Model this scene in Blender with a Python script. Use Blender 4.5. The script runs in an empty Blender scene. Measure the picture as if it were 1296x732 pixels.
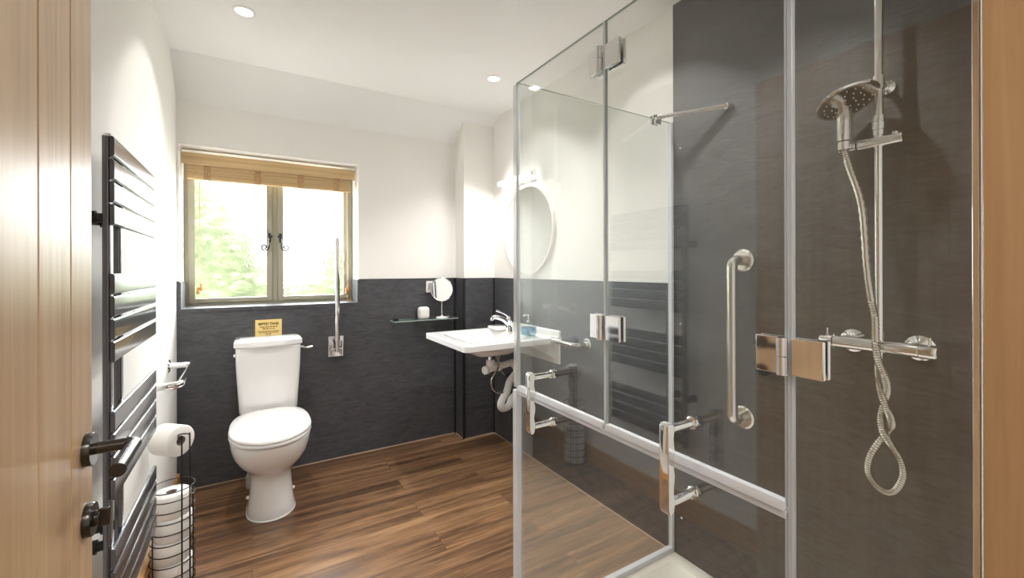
import bpy, bmesh, math, random
from mathutils import Vector, Matrix
random.seed(7)
S = bpy.context.scene
COL = S.collection
PI = math.pi
V = Vector

# ------------------------------------------------------------------ mesh builder
class MB:
    def __init__(self):
        self.v = []; self.f = []; self.mi = []
    def add(self, vs, fs, mi=0):
        b = len(self.v)
        self.v += [tuple(p) for p in vs]
        self.f += [tuple(b + i for i in f) for f in fs]
        self.mi += [mi] * len(fs)
        return self
    def box(self, x0, x1, y0, y1, z0, z1, mi=0):
        vs = [(x, y, z) for x in (x0, x1) for y in (y0, y1) for z in (z0, z1)]
        fs = [(0, 1, 3, 2), (4, 6, 7, 5), (0, 4, 5, 1), (2, 3, 7, 6), (0, 2, 6, 4), (1, 5, 7, 3)]
        return self.add(vs, fs, mi)
    def prism(self, poly, axis, a, b, mi=0):
        # poly: 2D points in the two remaining axes (xy order kept), extruded along axis
        def P(p, t):
            return {'x': (t, p[0], p[1]), 'y': (p[0], t, p[1]), 'z': (p[0], p[1], t)}[axis]
        n = len(poly)
        vs = [P(p, a) for p in poly] + [P(p, b) for p in poly]
        fs = [tuple(range(n - 1, -1, -1)), tuple(range(n, 2 * n))]
        fs += [(i, (i + 1) % n, n + (i + 1) % n, n + i) for i in range(n)]
        return self.add(vs, fs, mi)
    def loft(self, rings, cap0=True, cap1=True, mi=0):
        n = len(rings[0]); vs = [p for r in rings for p in r]; fs = []
        for k in range(len(rings) - 1):
            for i in range(n):
                j = (i + 1) % n
                fs.append((k * n + i, k * n + j, (k + 1) * n + j, (k + 1) * n + i))
        if cap0: fs.append(tuple(range(n - 1, -1, -1)))
        if cap1: fs.append(tuple((len(rings) - 1) * n + i for i in range(n)))
        return self.add(vs, fs, mi)
    def cyl(self, p, q, r, n=20, r2=None, mi=0):
        p, q = V(p), V(q); r2 = r if r2 is None else r2
        a, b = frame((q - p).normalized())
        R = lambda c, rr: [c + (a * math.cos(2 * PI * i / n) + b * math.sin(2 * PI * i / n)) * rr for i in range(n)]
        return self.loft([R(p, r), R(q, r2)], mi=mi)
    def lathe(self, prof, o, d=(0, 0, 1), n=32, mi=0, closed=False):
        # prof: list of (radius, height along d)
        o, d = V(o), V(d).normalized(); a, b = frame(d)
        rings = [[o + d * h + (a * math.cos(2 * PI * i / n) + b * math.sin(2 * PI * i / n)) * max(r, 1e-5) for i in range(n)] for r, h in prof]
        if closed:
            rings.append(rings[0])
            return self.loft(rings, False, False, mi)
        return self.loft(rings, True, True, mi)
    def tube(self, pts, r, n=12, closed=False, mi=0, rfun=None):
        pts = [V(p) for p in pts]; N = len(pts); rings = []
        prev = None
        for i in range(N):
            if closed: t = pts[(i + 1) % N] - pts[i - 1]
            else: t = pts[min(i + 1, N - 1)] - pts[max(i - 1, 0)]
            t.normalize()
            if prev is None: a, b = frame(t)
            else:
                a = prev - t * prev.dot(t)
                if a.length < 1e-6: a, _ = frame(t)
                a.normalize(); b = t.cross(a)
            prev = a
            rr = r if rfun is None else rfun(i)
            rings.append([pts[i] + (a * math.cos(2 * PI * k / n) + b * math.sin(2 * PI * k / n)) * rr for k in range(n)])
        if closed:
            rings.append(rings[0]); return self.loft(rings, False, False, mi)
        return self.loft(rings, mi=mi)
    def sphere(self, c, r, n=16, sx=1, sy=1, sz=1):
        c = V(c); rings = []
        for k in range(n // 2 + 1):
            th = PI * k / (n // 2)
            rr = max(math.sin(th), 1e-4) * r
            rings.append([c + V((math.cos(2 * PI * i / n) * rr * sx, math.sin(2 * PI * i / n) * rr * sy, -math.cos(th) * r * sz)) for i in range(n)])
        return self.loft(rings)

def frame(d):
    u = V((0, 0, 1)) if abs(d.z) < .9 else V((1, 0, 0))
    a = u.cross(d).normalized(); b = d.cross(a)
    return a, b

def rounded(pts, r, n=8):
    """polyline with every inner corner replaced by an arc-like bend"""
    pts = [V(p) for p in pts]; out = [pts[0]]
    for i in range(1, len(pts) - 1):
        p = pts[i]; d0 = (pts[i - 1] - p); d1 = (pts[i + 1] - p)
        rr = min(r, d0.length * .49, d1.length * .49)
        a = p + d0.normalized() * rr; b = p + d1.normalized() * rr
        for k in range(n + 1):
            t = k / n
            out.append(a * (1 - t) ** 2 + p * 2 * t * (1 - t) + b * t * t)
    out.append(pts[-1]); return out

def spline(pts, m=8, closed=False):
    pts = [V(p) for p in pts]; N = len(pts); out = []
    rng = range(N) if closed else range(N - 1)
    for i in rng:
        g = (lambda k: pts[k % N]) if closed else (lambda k: pts[min(max(k, 0), N - 1)])
        p0, p1, p2, p3 = g(i - 1), g(i), g(i + 1), g(i + 2)
        for k in range(m):
            t = k / m
            out.append(.5 * ((2 * p1) + (p2 - p0) * t + (2 * p0 - 5 * p1 + 4 * p2 - p3) * t * t + (3 * p1 - p0 - 3 * p2 + p3) * t ** 3))
    if not closed: out.append(pts[-1])
    return out

def rrect(x0, x1, y0, y1, r, n=6):
    out = []
    for cx, cy, a0 in ((x1 - r, y1 - r, 0), (x0 + r, y1 - r, PI / 2), (x0 + r, y0 + r, PI), (x1 - r, y0 + r, 1.5 * PI)):
        for k in range(n + 1):
            a = a0 + PI / 2 * k / n
            out.append((cx + r * math.cos(a), cy + r * math.sin(a)))
    return out

def build(name, mb, mat, parent=None, bevel=0, seg=2, smooth=True, angle=35):
    me = bpy.data.meshes.new(name)
    me.from_pydata(mb.v, [], mb.f)
    mats = mat if isinstance(mat, (list, tuple)) else [mat]
    for m in mats: me.materials.append(m)
    for p, i in zip(me.polygons, mb.mi): p.material_index = i
    bm = bmesh.new(); bm.from_mesh(me)
    bmesh.ops.remove_doubles(bm, verts=bm.verts, dist=1e-6)
    bmesh.ops.recalc_face_normals(bm, faces=bm.faces)
    bm.to_mesh(me); bm.free()
    if smooth:
        for p in me.polygons: p.use_smooth = True
        me.set_sharp_from_angle(angle=math.radians(angle))
    o = bpy.data.objects.new(name, me); COL.objects.link(o)
    if parent is not None:
        o.parent = parent
        w = Matrix.Identity(4); q = parent
        loc = V((0, 0, 0))
        while q is not None:
            if q.type == 'EMPTY': loc += q.location
            q = q.parent
        o.matrix_parent_inverse = Matrix.Translation(-loc) if parent.type == 'EMPTY' else Matrix.Identity(4)
    if bevel:
        b = o.modifiers.new('bevel', 'BEVEL'); b.width = bevel; b.segments = seg
        b.limit_method = 'ANGLE'; b.angle_limit = math.radians(30); b.harden_normals = False
    return o

def tag(o, label, cat, group=None):
    o['label'] = label; o['category'] = cat
    if group: o['group'] = group
    return o
def thing(name, loc, label, cat, group=None):
    o = bpy.data.objects.new(name, None); COL.objects.link(o)
    o.location = loc; o.empty_display_size = .05
    return tag(o, label, cat, group)
def struct(name, mb, mat, parent=None, bevel=0, **k):
    o = build(name, mb, mat, parent, bevel, **k)
    if parent is None: o['kind'] = 'structure'
    return o

# ------------------------------------------------------------------ materials
def lin(r, g, b):
    f = lambda c: (c / 255 / 12.92) if c / 255 <= .04045 else ((c / 255 + .055) / 1.055) ** 2.4
    return (f(r), f(g), f(b), 1)
def newmat(name):
    m = bpy.data.materials.new(name); m.use_nodes = True
    nt = m.node_tree; nt.nodes.clear()
    out = nt.nodes.new('ShaderNodeOutputMaterial')
    return m, nt, out
def N(nt, t, **kw):
    n = nt.nodes.new(t)
    for k, v in kw.items():
        if k in n.inputs: n.inputs[k].default_value = v
        else: setattr(n, k, v)
    return n
def L(nt, a, b): nt.links.new(a, b)
def pbr(name, col, rough=.5, metal=0, spec=.5, coat=0, coat_rough=.1, bump=None, var=0, **kw):
    m, nt, out = newmat(name)
    p = N(nt, 'ShaderNodeBsdfPrincipled')
    p.inputs['Base Color'].default_value = col
    p.inputs['Roughness'].default_value = rough
    p.inputs['Metallic'].default_value = metal
    p.inputs['Specular IOR Level'].default_value = spec
    p.inputs['Coat Weight'].default_value = coat
    p.inputs['Coat Roughness'].default_value = coat_rough
    for k, v in kw.items(): p.inputs[k.replace('_', ' ')].default_value = v
    L(nt, p.outputs[0], out.inputs[0])
    if bump or var:
        tc = N(nt, 'ShaderNodeTexCoord')
        n = N(nt, 'ShaderNodeTexNoise', Scale=(bump or (40, 0))[0], Detail=4.0)
        L(nt, tc.outputs['Object'], n.inputs['Vector'])
        if bump:
            b = N(nt, 'ShaderNodeBump', Strength=bump[1], Distance=.002)
            L(nt, n.outputs['Fac'], b.inputs['Height']); L(nt, b.outputs[0], p.inputs['Normal'])
        if var:
            mx = N(nt, 'ShaderNodeMixRGB', blend_type='MULTIPLY'); mx.inputs[0].default_value = 1
            mx.inputs[1].default_value = col
            rp = N(nt, 'ShaderNodeMapRange'); rp.inputs['To Min'].default_value = 1 - var; rp.inputs['To Max'].default_value = 1 + var
            L(nt, n.outputs['Fac'], rp.inputs[0]); L(nt, rp.outputs[0], mx.inputs[2]); L(nt, mx.outputs[0], p.inputs['Base Color'])
    return m

M = {}
M['paint'] = pbr('white_wall_paint', lin(240, 238, 234), .75, spec=.3, bump=(220, .04))
M['ceil'] = pbr('ceiling_paint', lin(238, 237, 235), .8, spec=.2, bump=(220, .03))
M['ceramic'] = pbr('white_ceramic', lin(238, 237, 236), .12, coat=.6, coat_rough=.04)
M['plastic'] = pbr('white_plastic', lin(236, 235, 232), .3)
M['seatpl'] = pbr('toilet_seat_plastic', lin(236, 235, 234), .22)
M['chrome'] = pbr('polished_chrome', (.86, .86, .87, 1), .06, 1)
M['satin'] = pbr('satin_nickel', (.72, .69, .64, 1), .22, 1)
M['anth'] = pbr('anthracite_paint', lin(112, 112, 117), .24, .8, coat=.5, coat_rough=.08)
M['gun'] = pbr('gunmetal', lin(74, 70, 66), .24, .85)
M['black'] = pbr('black_iron', lin(28, 27, 26), .38, .3)
M['wire'] = pbr('dark_wire', lin(52, 48, 44), .35, .7)
M['darktrim'] = pbr('black_edge_trim', lin(24, 24, 26), .4)
M['caulk'] = pbr('pale_sealant', lin(172, 150, 128), .6)
M['sage'] = pbr('sage_window_paint', lin(152, 147, 130), .4, bump=(160, .04))
M['paper'] = pbr('tissue_paper', lin(240, 238, 234), .95, spec=.05, bump=(300, .35))
M['card'] = pbr('paper_core', lin(150, 140, 132), .9)
M['tray'] = pbr('shower_tray_acrylic', lin(232, 226, 216), .3)
M['cord'] = pbr('blind_cord', lin(214, 190, 150), .8)
M['acorn'] = pbr('turned_wood', lin(190, 135, 70), .45)
M['hose'] = pbr('steel_hose', (.62, .59, .55, 1), .24, 1)
M['grey'] = pbr('grey_pipe', lin(180, 182, 184), .4)
M['ink'] = pbr('dark_ink', lin(74, 56, 26), .7)
M['brass'] = pbr('gold_plaque', lin(222, 196, 128), .45, .15)
M['mirror'] = pbr('mirror_silver', (.88, .9, .9, 1), .015, 1)
M['fridge'] = pbr('mirror_frame', lin(236, 228, 224), .35)
M['blue'] = pbr('blue_soap', lin(96, 150, 186), .1, coat=.5)
M['glassface'] = None

# clear glass: every face lets most light straight through and mirrors a Schlick share
def glass(name, tint, f0, rough=0.0):
    m, nt, out = newmat(name)
    g = N(nt, 'ShaderNodeNewGeometry')
    dt = N(nt, 'ShaderNodeVectorMath', operation='DOT_PRODUCT')
    L(nt, g.outputs['Normal'], dt.inputs[0]); L(nt, g.outputs['Incoming'], dt.inputs[1])
    ab = N(nt, 'ShaderNodeMath', operation='ABSOLUTE'); L(nt, dt.outputs['Value'], ab.inputs[0])
    sb = N(nt, 'ShaderNodeMath', operation='SUBTRACT'); sb.inputs[0].default_value = 1; L(nt, ab.outputs[0], sb.inputs[1])
    pw = N(nt, 'ShaderNodeMath', operation='POWER'); pw.inputs[1].default_value = 5; L(nt, sb.outputs[0], pw.inputs[0])
    ma = N(nt, 'ShaderNodeMath', operation='MULTIPLY_ADD'); ma.inputs[1].default_value = 1 - f0; ma.inputs[2].default_value = f0
    L(nt, pw.outputs[0], ma.inputs[0])
    t = N(nt, 'ShaderNodeBsdfTransparent'); t.inputs[0].default_value = tint
    gl = N(nt, 'ShaderNodeBsdfGlossy'); gl.inputs['Roughness'].default_value = rough
    mx = N(nt, 'ShaderNodeMixShader'); L(nt, ma.outputs[0], mx.inputs[0]); L(nt, t.outputs[0], mx.inputs[1]); L(nt, gl.outputs[0], mx.inputs[2])
    L(nt, mx.outputs[0], out.inputs[0]); return m
M['glass'] = glass('clear_glass', (.972, .984, .975, 1), .085)
M['glassedge'] = pbr('glass_edge', lin(150, 165, 158), .2)
M['shelfglass'] = glass('shelf_glass', (.9, .96, .93, 1), .06)

def seal(name, a):
    m, nt, out = newmat(name)
    p = N(nt, 'ShaderNodeBsdfPrincipled'); p.inputs['Base Color'].default_value = lin(232, 234, 240); p.inputs['Roughness'].default_value = .22
    t = N(nt, 'ShaderNodeBsdfTransparent'); mx = N(nt, 'ShaderNodeMixShader'); mx.inputs[0].default_value = a
    L(nt, t.outputs[0], mx.inputs[1]); L(nt, p.outputs[0], mx.inputs[2]); L(nt, mx.outputs[0], out.inputs[0]); return m
M['seal'] = seal('clear_plastic_seal', .45)
M['seal2'] = seal('milky_plastic_seal', .8)

def slate(name, c0, c1, axis):
    m, nt, out = newmat(name)
    tc = N(nt, 'ShaderNodeTexCoord')
    mp = N(nt, 'ShaderNodeMapping')
    if axis == 'y': mp.inputs['Rotation'].default_value = (0, math.radians(38), 0); mp.inputs['Scale'].default_value = (6, 1, 24)
    else: mp.inputs['Rotation'].default_value = (math.radians(38), 0, 0); mp.inputs['Scale'].default_value = (1, 7, 26)
    L(nt, tc.outputs['Object'], mp.inputs[0])
    n1 = N(nt, 'ShaderNodeTexNoise', Scale=1.6, Detail=9.0, Roughness=.66, Distortion=1.2)
    L(nt, mp.outputs[0], n1.inputs['Vector'])
    n2 = N(nt, 'ShaderNodeTexNoise', Scale=70.0, Detail=3.0); L(nt, tc.outputs['Object'], n2.inputs['Vector'])
    rp = N(nt, 'ShaderNodeValToRGB'); rp.color_ramp.elements[0].position = .3; rp.color_ramp.elements[1].position = .72
    rp.color_ramp.elements[0].color = c0; rp.color_ramp.elements[1].color = c1
    L(nt, n1.outputs['Fac'], rp.inputs[0])
    p = N(nt, 'ShaderNodeBsdfPrincipled', Roughness=.42)
    p.inputs['Specular IOR Level'].default_value = .45
    L(nt, rp.outputs[0], p.inputs['Base Color'])
    ad = N(nt, 'ShaderNodeMath', operation='MULTIPLY_ADD'); ad.inputs[1].default_value = .25
    L(nt, n2.outputs['Fac'], ad.inputs[0]); L(nt, n1.outputs['Fac'], ad.inputs[2])
    b = N(nt, 'ShaderNodeBump', Strength=.32, Distance=.004); L(nt, ad.outputs[0], b.inputs['Height']); L(nt, b.outputs[0], p.inputs['Normal'])
    L(nt, p.outputs[0], out.inputs[0]); return m
M['slate_y'] = slate('slate_panel_far', lin(54, 55, 59), lin(84, 84, 88), 'y')
M['slate_x'] = slate('slate_panel_side', lin(54, 55, 59), lin(84, 84, 88), 'x')
M['slate_s'] = slate('slate_panel_shower', lin(55, 54, 54), lin(80, 79, 78), 'x')

def wood(name, cols, along, scale=(1, 22, 22), rough=.4, coat=.2, coat_rough=.2, detail=6):
    m, nt, out = newmat(name)
    tc = N(nt, 'ShaderNodeTexCoord'); mp = N(nt, 'ShaderNodeMapping')
    s = list(scale)
    mp.inputs['Scale'].default_value = {'x': (s[0], s[1], s[2]), 'y': (s[1], s[0], s[2]), 'z': (s[1], s[2], s[0])}[along]
    L(nt, tc.outputs['Object'], mp.inputs[0])
    n = N(nt, 'ShaderNodeTexNoise', Scale=2.0, Detail=float(detail), Roughness=.6, Distortion=.5); L(nt, mp.outputs[0], n.inputs['Vector'])
    rp = N(nt, 'ShaderNodeValToRGB'); e = rp.color_ramp.elements
    e[0].position = .28; e[1].position = .74; e[0].color = cols[0]; e[1].color = cols[-1]
    if len(cols) > 2:
        k = e.new(.5); k.color = cols[1]
    L(nt, n.outputs['Fac'], rp.inputs[0])
    p = N(nt, 'ShaderNodeBsdfPrincipled', Roughness=rough)
    p.inputs['Coat Weight'].default_value = coat; p.inputs['Coat Roughness'].default_value = coat_rough
    L(nt, rp.outputs[0], p.inputs['Base Color'])
    b = N(nt, 'ShaderNodeBump', Strength=.12, Distance=.001); L(nt, n.outputs['Fac'], b.inputs['Height']); L(nt, b.outputs[0], p.inputs['Normal'])
    L(nt, p.outputs[0], out.inputs[0]); return m
M['oak'] = wood('oak_door', (lin(182, 147, 109), lin(196, 163, 125), lin(208, 178, 141)), 'z', (.8, 26, 26), .38, .35, .22)
M['oak_jamb'] = wood('oak_jamb', (lin(166, 130, 92), lin(178, 142, 102), lin(188, 152, 112)), 'z', (.8, 26, 26), .3, .6, .06)
M['oak_skirt'] = wood('oak_skirting', (lin(178, 128, 72), lin(206, 158, 98)), 'y', (1.2, 24, 24), .4)
M['bamboo'] = wood('bamboo_slats', (lin(172, 140, 98), lin(196, 166, 122), lin(212, 186, 146)), 'x', (.5, 60, 60), .45, .1)
M['ladder'] = wood('blind_tape', (lin(120, 82, 52), lin(206, 172, 124)), 'x', (60, 60, 160), .7, 0, .3, 2)

def floor_mat():
    m, nt, out = newmat('wood_plank_floor')
    tc = N(nt, 'ShaderNodeTexCoord')
    br = N(nt, 'ShaderNodeTexBrick', offset=.37, offset_frequency=2, squash=1.0)
    br.inputs['Color1'].default_value = (0, 0, 0, 1); br.inputs['Color2'].default_value = (1, 1, 1, 1); br.inputs['Mortar'].default_value = (.5, .5, .5, 1)
    br.inputs['Scale'].default_value = 1; br.inputs['Mortar Size'].default_value = .0009; br.inputs['Brick Width'].default_value = 1.2; br.inputs['Row Height'].default_value = .152
    br.inputs['Bias'].default_value = 0
    L(nt, tc.outputs['Object'], br.inputs['Vector'])
    sep = N(nt, 'ShaderNodeSeparateXYZ'); L(nt, tc.outputs['Object'], sep.inputs[0])
    sc = N(nt, 'ShaderNodeMath', operation='MULTIPLY'); sc.inputs[1].default_value = 37; L(nt, br.outputs['Color'], sc.inputs[0])
    cb = N(nt, 'ShaderNodeCombineXYZ')
    mx_ = N(nt, 'ShaderNodeMath', operation='MULTIPLY'); mx_.inputs[1].default_value = 1.1; L(nt, sep.outputs[0], mx_.inputs[0])
    my_ = N(nt, 'ShaderNodeMath', operation='MULTIPLY'); my_.inputs[1].default_value = 17; L(nt, sep.outputs[1], my_.inputs[0])
    L(nt, mx_.outputs[0], cb.inputs[0]); L(nt, my_.outputs[0], cb.inputs[1]); L(nt, sc.outputs[0], cb.inputs[2])
    n = N(nt, 'ShaderNodeTexNoise', Scale=1.3, Detail=7.0, Roughness=.62, Distortion=.7); L(nt, cb.outputs[0], n.inputs['Vector'])
    cb2 = N(nt, 'ShaderNodeVectorMath', operation='MULTIPLY'); cb2.inputs[1].default_value = (5, 7, 1); L(nt, cb.outputs[0], cb2.inputs[0])
    nf = N(nt, 'ShaderNodeTexNoise', Scale=1.6, Detail=4.0, Roughness=.6); L(nt, cb2.outputs[0], nf.inputs['Vector'])
    ad0 = N(nt, 'ShaderNodeMath', operation='MULTIPLY_ADD'); ad0.inputs[1].default_value = .36; L(nt, nf.outputs['Fac'], ad0.inputs[0]); L(nt, n.outputs['Fac'], ad0.inputs[2])
    ad = N(nt, 'ShaderNodeMath', operation='MULTIPLY_ADD'); ad.inputs[1].default_value = .16; L(nt, br.outputs['Color'], ad.inputs[0]); L(nt, ad0.outputs[0], ad.inputs[2])
    rp = N(nt, 'ShaderNodeValToRGB'); e = rp.color_ramp.elements
    e[0].position = .50; e[0].color = lin(62, 44, 32); e[1].position = 1.0; e[1].color = lin(164, 129, 95)
    k = e.new(.67); k.color = lin(96, 70, 50); k = e.new(.82); k.color = lin(130, 98, 70)
    L(nt, ad.outputs[0], rp.inputs[0])
    dk = N(nt, 'ShaderNodeMixRGB', blend_type='MULTIPLY'); dk.inputs[2].default_value = (.45, .4, .36, 1)
    L(nt, br.outputs['Fac'], dk.inputs[0]); L(nt, rp.outputs[0], dk.inputs[1])
    p = N(nt, 'ShaderNodeBsdfPrincipled', Roughness=.3); p.inputs['Specular IOR Level'].default_value = .5
    L(nt, dk.outputs[0], p.inputs['Base Color'])
    b = N(nt, 'ShaderNodeBump', Strength=.16, Distance=.0015); L(nt, ad0.outputs[0], b.inputs['Height']); L(nt, b.outputs[0], p.inputs['Normal'])
    L(nt, p.outputs[0], out.inputs[0]); return m
M['floor'] = floor_mat()

def emit(name, col, s):
    m, nt, out = newmat(name)
    e = N(nt, 'ShaderNodeEmission', Strength=s); e.inputs[0].default_value = col
    L(nt, e.outputs[0], out.inputs[0]); return m
M['led'] = emit('downlight_diffuser', (1, .96, .9, 1), 14)
M['tube'] = emit('lit_lamp_tube', (1, .97, .93, 1), 4)

def frosted():
    m, nt, out = newmat('stippled_frosted_glass')
    tc = N(nt, 'ShaderNodeTexCoord')
    v = N(nt, 'ShaderNodeTexVoronoi', Scale=95.0, feature='SMOOTH_F1'); L(nt, tc.outputs['Object'], v.inputs['Vector'])
    b = N(nt, 'ShaderNodeBump', Strength=.9, Distance=.004); L(nt, v.outputs['Distance'], b.inputs['Height'])
    r = N(nt, 'ShaderNodeBsdfRefraction', IOR=1.35, Roughness=.34); L(nt, b.outputs[0], r.inputs['Normal'])
    t = N(nt, 'ShaderNodeBsdfTransparent'); t.inputs[0].default_value = (.9, .93, .92, 1)
    mx = N(nt, 'ShaderNodeMixShader'); mx.inputs[0].default_value = .42
    L(nt, r.outputs[0], mx.inputs[1]); L(nt, t.outputs[0], mx.inputs[2])
    g = N(nt, 'ShaderNodeBsdfGlossy', Roughness=.15); L(nt, b.outputs[0], g.inputs['Normal'])
    m2 = N(nt, 'ShaderNodeMixShader'); m2.inputs[0].default_value = .05
    L(nt, mx.outputs[0], m2.inputs[1]); L(nt, g.outputs[0], m2.inputs[2])
    L(nt, m2.outputs[0], out.inputs[0]); return m
M['frost'] = frosted()
def leafmat():
    m, nt, out = newmat('garden_leaves')
    tc = N(nt, 'ShaderNodeTexCoord'); n = N(nt, 'ShaderNodeTexNoise', Scale=3.0, Detail=3.0); L(nt, tc.outputs['Object'], n.inputs['Vector'])
    rp = N(nt, 'ShaderNodeValToRGB'); rp.color_ramp.elements[0].position = .35; rp.color_ramp.elements[1].position = .7
    rp.color_ramp.elements[0].color = lin(70, 82, 52); rp.color_ramp.elements[1].color = lin(110, 118, 86)
    L(nt, n.outputs['Fac'], rp.inputs[0])
    d = N(nt, 'ShaderNodeBsdfPrincipled', Roughness=.6); L(nt, rp.outputs[0], d.inputs['Base Color'])
    t = N(nt, 'ShaderNodeBsdfTranslucent'); L(nt, rp.outputs[0], t.inputs[0])
    mx = N(nt, 'ShaderNodeMixShader'); mx.inputs[0].default_value = .4; L(nt, d.outputs[0], mx.inputs[1]); L(nt, t.outputs[0], mx.inputs[2])
    L(nt, mx.outputs[0], out.inputs[0]); return m
M['leaf'] = leafmat()
M['bark'] = pbr('bark', lin(92, 74, 58), .9)
M['grass'] = pbr('gravel', lin(150, 148, 142), .9, bump=(30, .5))

# ------------------------------------------------------------------ dimensions (metres; camera stands at x=y=0)
XL, YF, XR, YC, XC = -.366, 3.089, 1.615, 2.934, 1.356
HW, HF, HC, YK, YN = 1.203, 2.255, 2.446, 2.869, .15
CAMZ = 1.27
WX0, WX1, WZ0, WZ1 = -.354, .634, 1.048, 1.998      # window opening
PT = .008                                            # panel thickness
DX = -.23                                            # visible face of the open door

# ------------------------------------------------------------------ room shell
struct('floor', MB().box(-1.3, 1.75, -1.75, 3.42, -.08, 0), M['floor'])
struct('wall_left', MB().box(XL - .12, XL, .02, 3.42, 0, 2.6), M['paint'])
yw = YF + PT
struct('wall_far', MB().box(XL, WX0, yw, 3.42, 0, 2.6).box(WX1, XR + PT + .1, yw, 3.42, 0, 2.6).box(WX0, WX1, yw, 3.42, 0, WZ0 - .02).box(WX0, WX1, yw, 3.42, WZ1, 2.6), M['paint'], smooth=False)
struct('wall_right', MB().box(XR + PT, XR + .13, .02, yw, 0, 2.6), M['paint'])
struct('wall_corner', MB().box(XC + PT, XR + PT, YC + PT, yw, 0, 2.44), M['paint'])
struct('wall_near', MB().box(.77, XR + PT, .02, YN, 0, 2.6).box(XL, -.262, .02, YN, 0, 2.6).box(-.262, .77, .02, YN, 2.075, 2.6), M['paint'], smooth=False)
struct('ceiling', MB().prism([(YN, HC), (YK, HC), (yw, HF - .006), (yw, 2.6), (YN, 2.6)], 'x', XL, XR + PT), M['ceil'], smooth=False)

# slate wall panels
struct('trim_1', MB().box(XL, WX0, YF, yw, 0, HW).box(WX1, XC, YF, yw, 0, HW).box(WX0, WX1, YF, yw, 0, WZ0 - .02), M['slate_y'], smooth=False)
struct('trim_2', MB().box(XC, XR, YC, YC + PT, 0, HW), M['slate_y'], smooth=False)
struct('trim_3', MB().box(XC, XC + PT, YC + PT, YF, 0, HW), M['slate_x'], smooth=False)
struct('trim_4', MB().box(XR, XR + PT, 1.264, YC, 0, HW), M['slate_x'], smooth=False)
struct('trim_5', MB().box(XR - .008, XR + PT, YN, 1.262, 0, HC), M['slate_s'], smooth=False)
# window sill and the low side cheeks of the reveal
struct('trim_6', MB().box(WX0, WX1, YF - .006, 3.30, WZ0 - .02, WZ0), M['slate_y'], bevel=.001)
struct('trim_7', MB().box(WX0, WX0 + PT, YF, 3.294, WZ0, HW), M['slate_x'])
struct('trim_8', MB().box(WX1 - PT, WX1, YF, 3.294, WZ0, HW), M['slate_x'])
# black corner strips and edge caps of the panelling
struct('trim_9', MB().box(XC - .007, XC + .014, YC - .003, YC + .006, 0, HW + .002), M['darktrim'])
struct('trim_10', MB().box(XC - .012, XC, YF - .01, YF, 0, HW + .002), M['darktrim'])
struct('trim_11', MB().box(XR - .008, XR, YC - .008, YC, 0, HW + .002), M['darktrim'])
struct('trim_12', MB().box(WX1, XC, YF - .001, yw, HW, HW + .004).box(XC, XR, YC - .001, YC + PT, HW, HW + .004).box(XR - .001, XR + PT, 1.264, YC, HW, HW + .004).box(XC - .001, XC + PT, YC, YF, HW, HW + .004).box(XL, WX0, YF - .001, yw, HW, HW + .004), M['darktrim'])
# pale sealant line at the foot of the panels
struct('trim_13', MB().box(XL, XC, YF - .005, YF, 0, .006).box(XC, XR, YC - .005, YC, 0, .005).box(XR - .004, XR, 1.28, YC, 0, .005).box(XC - .005, XC, YC, YF, 0, .005), M['caulk'])
struct('baseboard_left', MB().box(XL, XL + .016, YN, YF - .012, 0, .115), M['oak_skirt'], bevel=.003)
# door lining
struct('trim_14', MB().box(.745, .77, -.02, .147, 0, 2.075), M['oak_jamb'], bevel=.002)
struct('trim_15', MB().box(-.262, -.237, -.02, .147, 0, 2.075), M['oak_jamb'], bevel=.002)
struct('trim_16', MB().box(-.237, .745, -.02, .147, 2.05, 2.075), M['oak_jamb'], bevel=.002)
# hallway behind the viewpoint
struct('wall_hall', MB().box(-1.3, XL - .12, -.1, .02, 0, 2.5).box(XR + .13, 1.75, -.1, .02, 0, 2.5).box(XL - .12, -.262, -.1, .02, 0, 2.5).box(.77, XR + .13, -.1, .02, 0, 2.5).box(-.262, .77, -.1, .02, 2.075, 2.5)
       .box(-1.3, -1.2, -1.7, -.1, 0, 2.5).box(1.65, 1.75, -1.7, -.1, 0, 2.5).box(-1.3, 1.75, -1.75, -1.65, 0, 2.5), M['paint'], smooth=False)
struct('ceiling_hall', MB().box(-1.3, 1.75, -1.75, .02, 2.5, 2.6), M['ceil'])

# ------------------------------------------------------------------ open oak door
dY1 = .967 + .02
dY0 = .155
mb = MB()
planks = [dY1, .888, .774, .655, .535, .415, .295, .21, dY0]
for a, b in zip(planks[1:], planks[:-1]):
    # each board runs from edge to edge with chamfered sides that make the V grooves
    c = .0028
    mb.prism([(DX - .04, a), (DX - .04, b), (DX - c, b), (DX, b - c), (DX, a + c), (DX - c, a)], 'z', .008, 1.885)
mb.prism([(DX - .04, .008), (DX - .04, .009), (DX - .004, .009), (DX - .004, .008)], 'y', dY0, dY1)
mb.box(DX - .04, DX, dY0, dY1, 1.888, 2.03)
door = struct('door_1', mb, M['oak'], smooth=False)
def rose(z):
    return MB().lathe([(.0, -.001), (.0265, -.001), (.0265, .0085), (.0255, .0105), (0, .0105)], (DX, .955, z), (1, 0, 0), 40)
hz = .98
dh = build('door_handle', MB().lathe([(0, 0), (.0265, 0), (.0265, .0085), (.0255, .0105), (0, .0105)], (DX, .952, hz), (1, 0, 0), 40), M['gun'], door)
build('neck', MB().cyl((DX + .009, .952, hz), (DX + .055, .952, hz), .0095, 24), M['gun'], dh)
build('lever', MB().tube(rounded([(DX + .052, .955, hz), (DX + .062, .945, hz), (DX + .063, .83, hz)], .01), .0105, 24), M['gun'], dh, bevel=.001)
tl = build('thumb_turn', MB().lathe([(0, 0), (.0265, 0), (.0265, .0085), (.0255, .0105), (0, .0105)], (DX, .952, .866), (1, 0, 0), 40), M['gun'], door)
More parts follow.
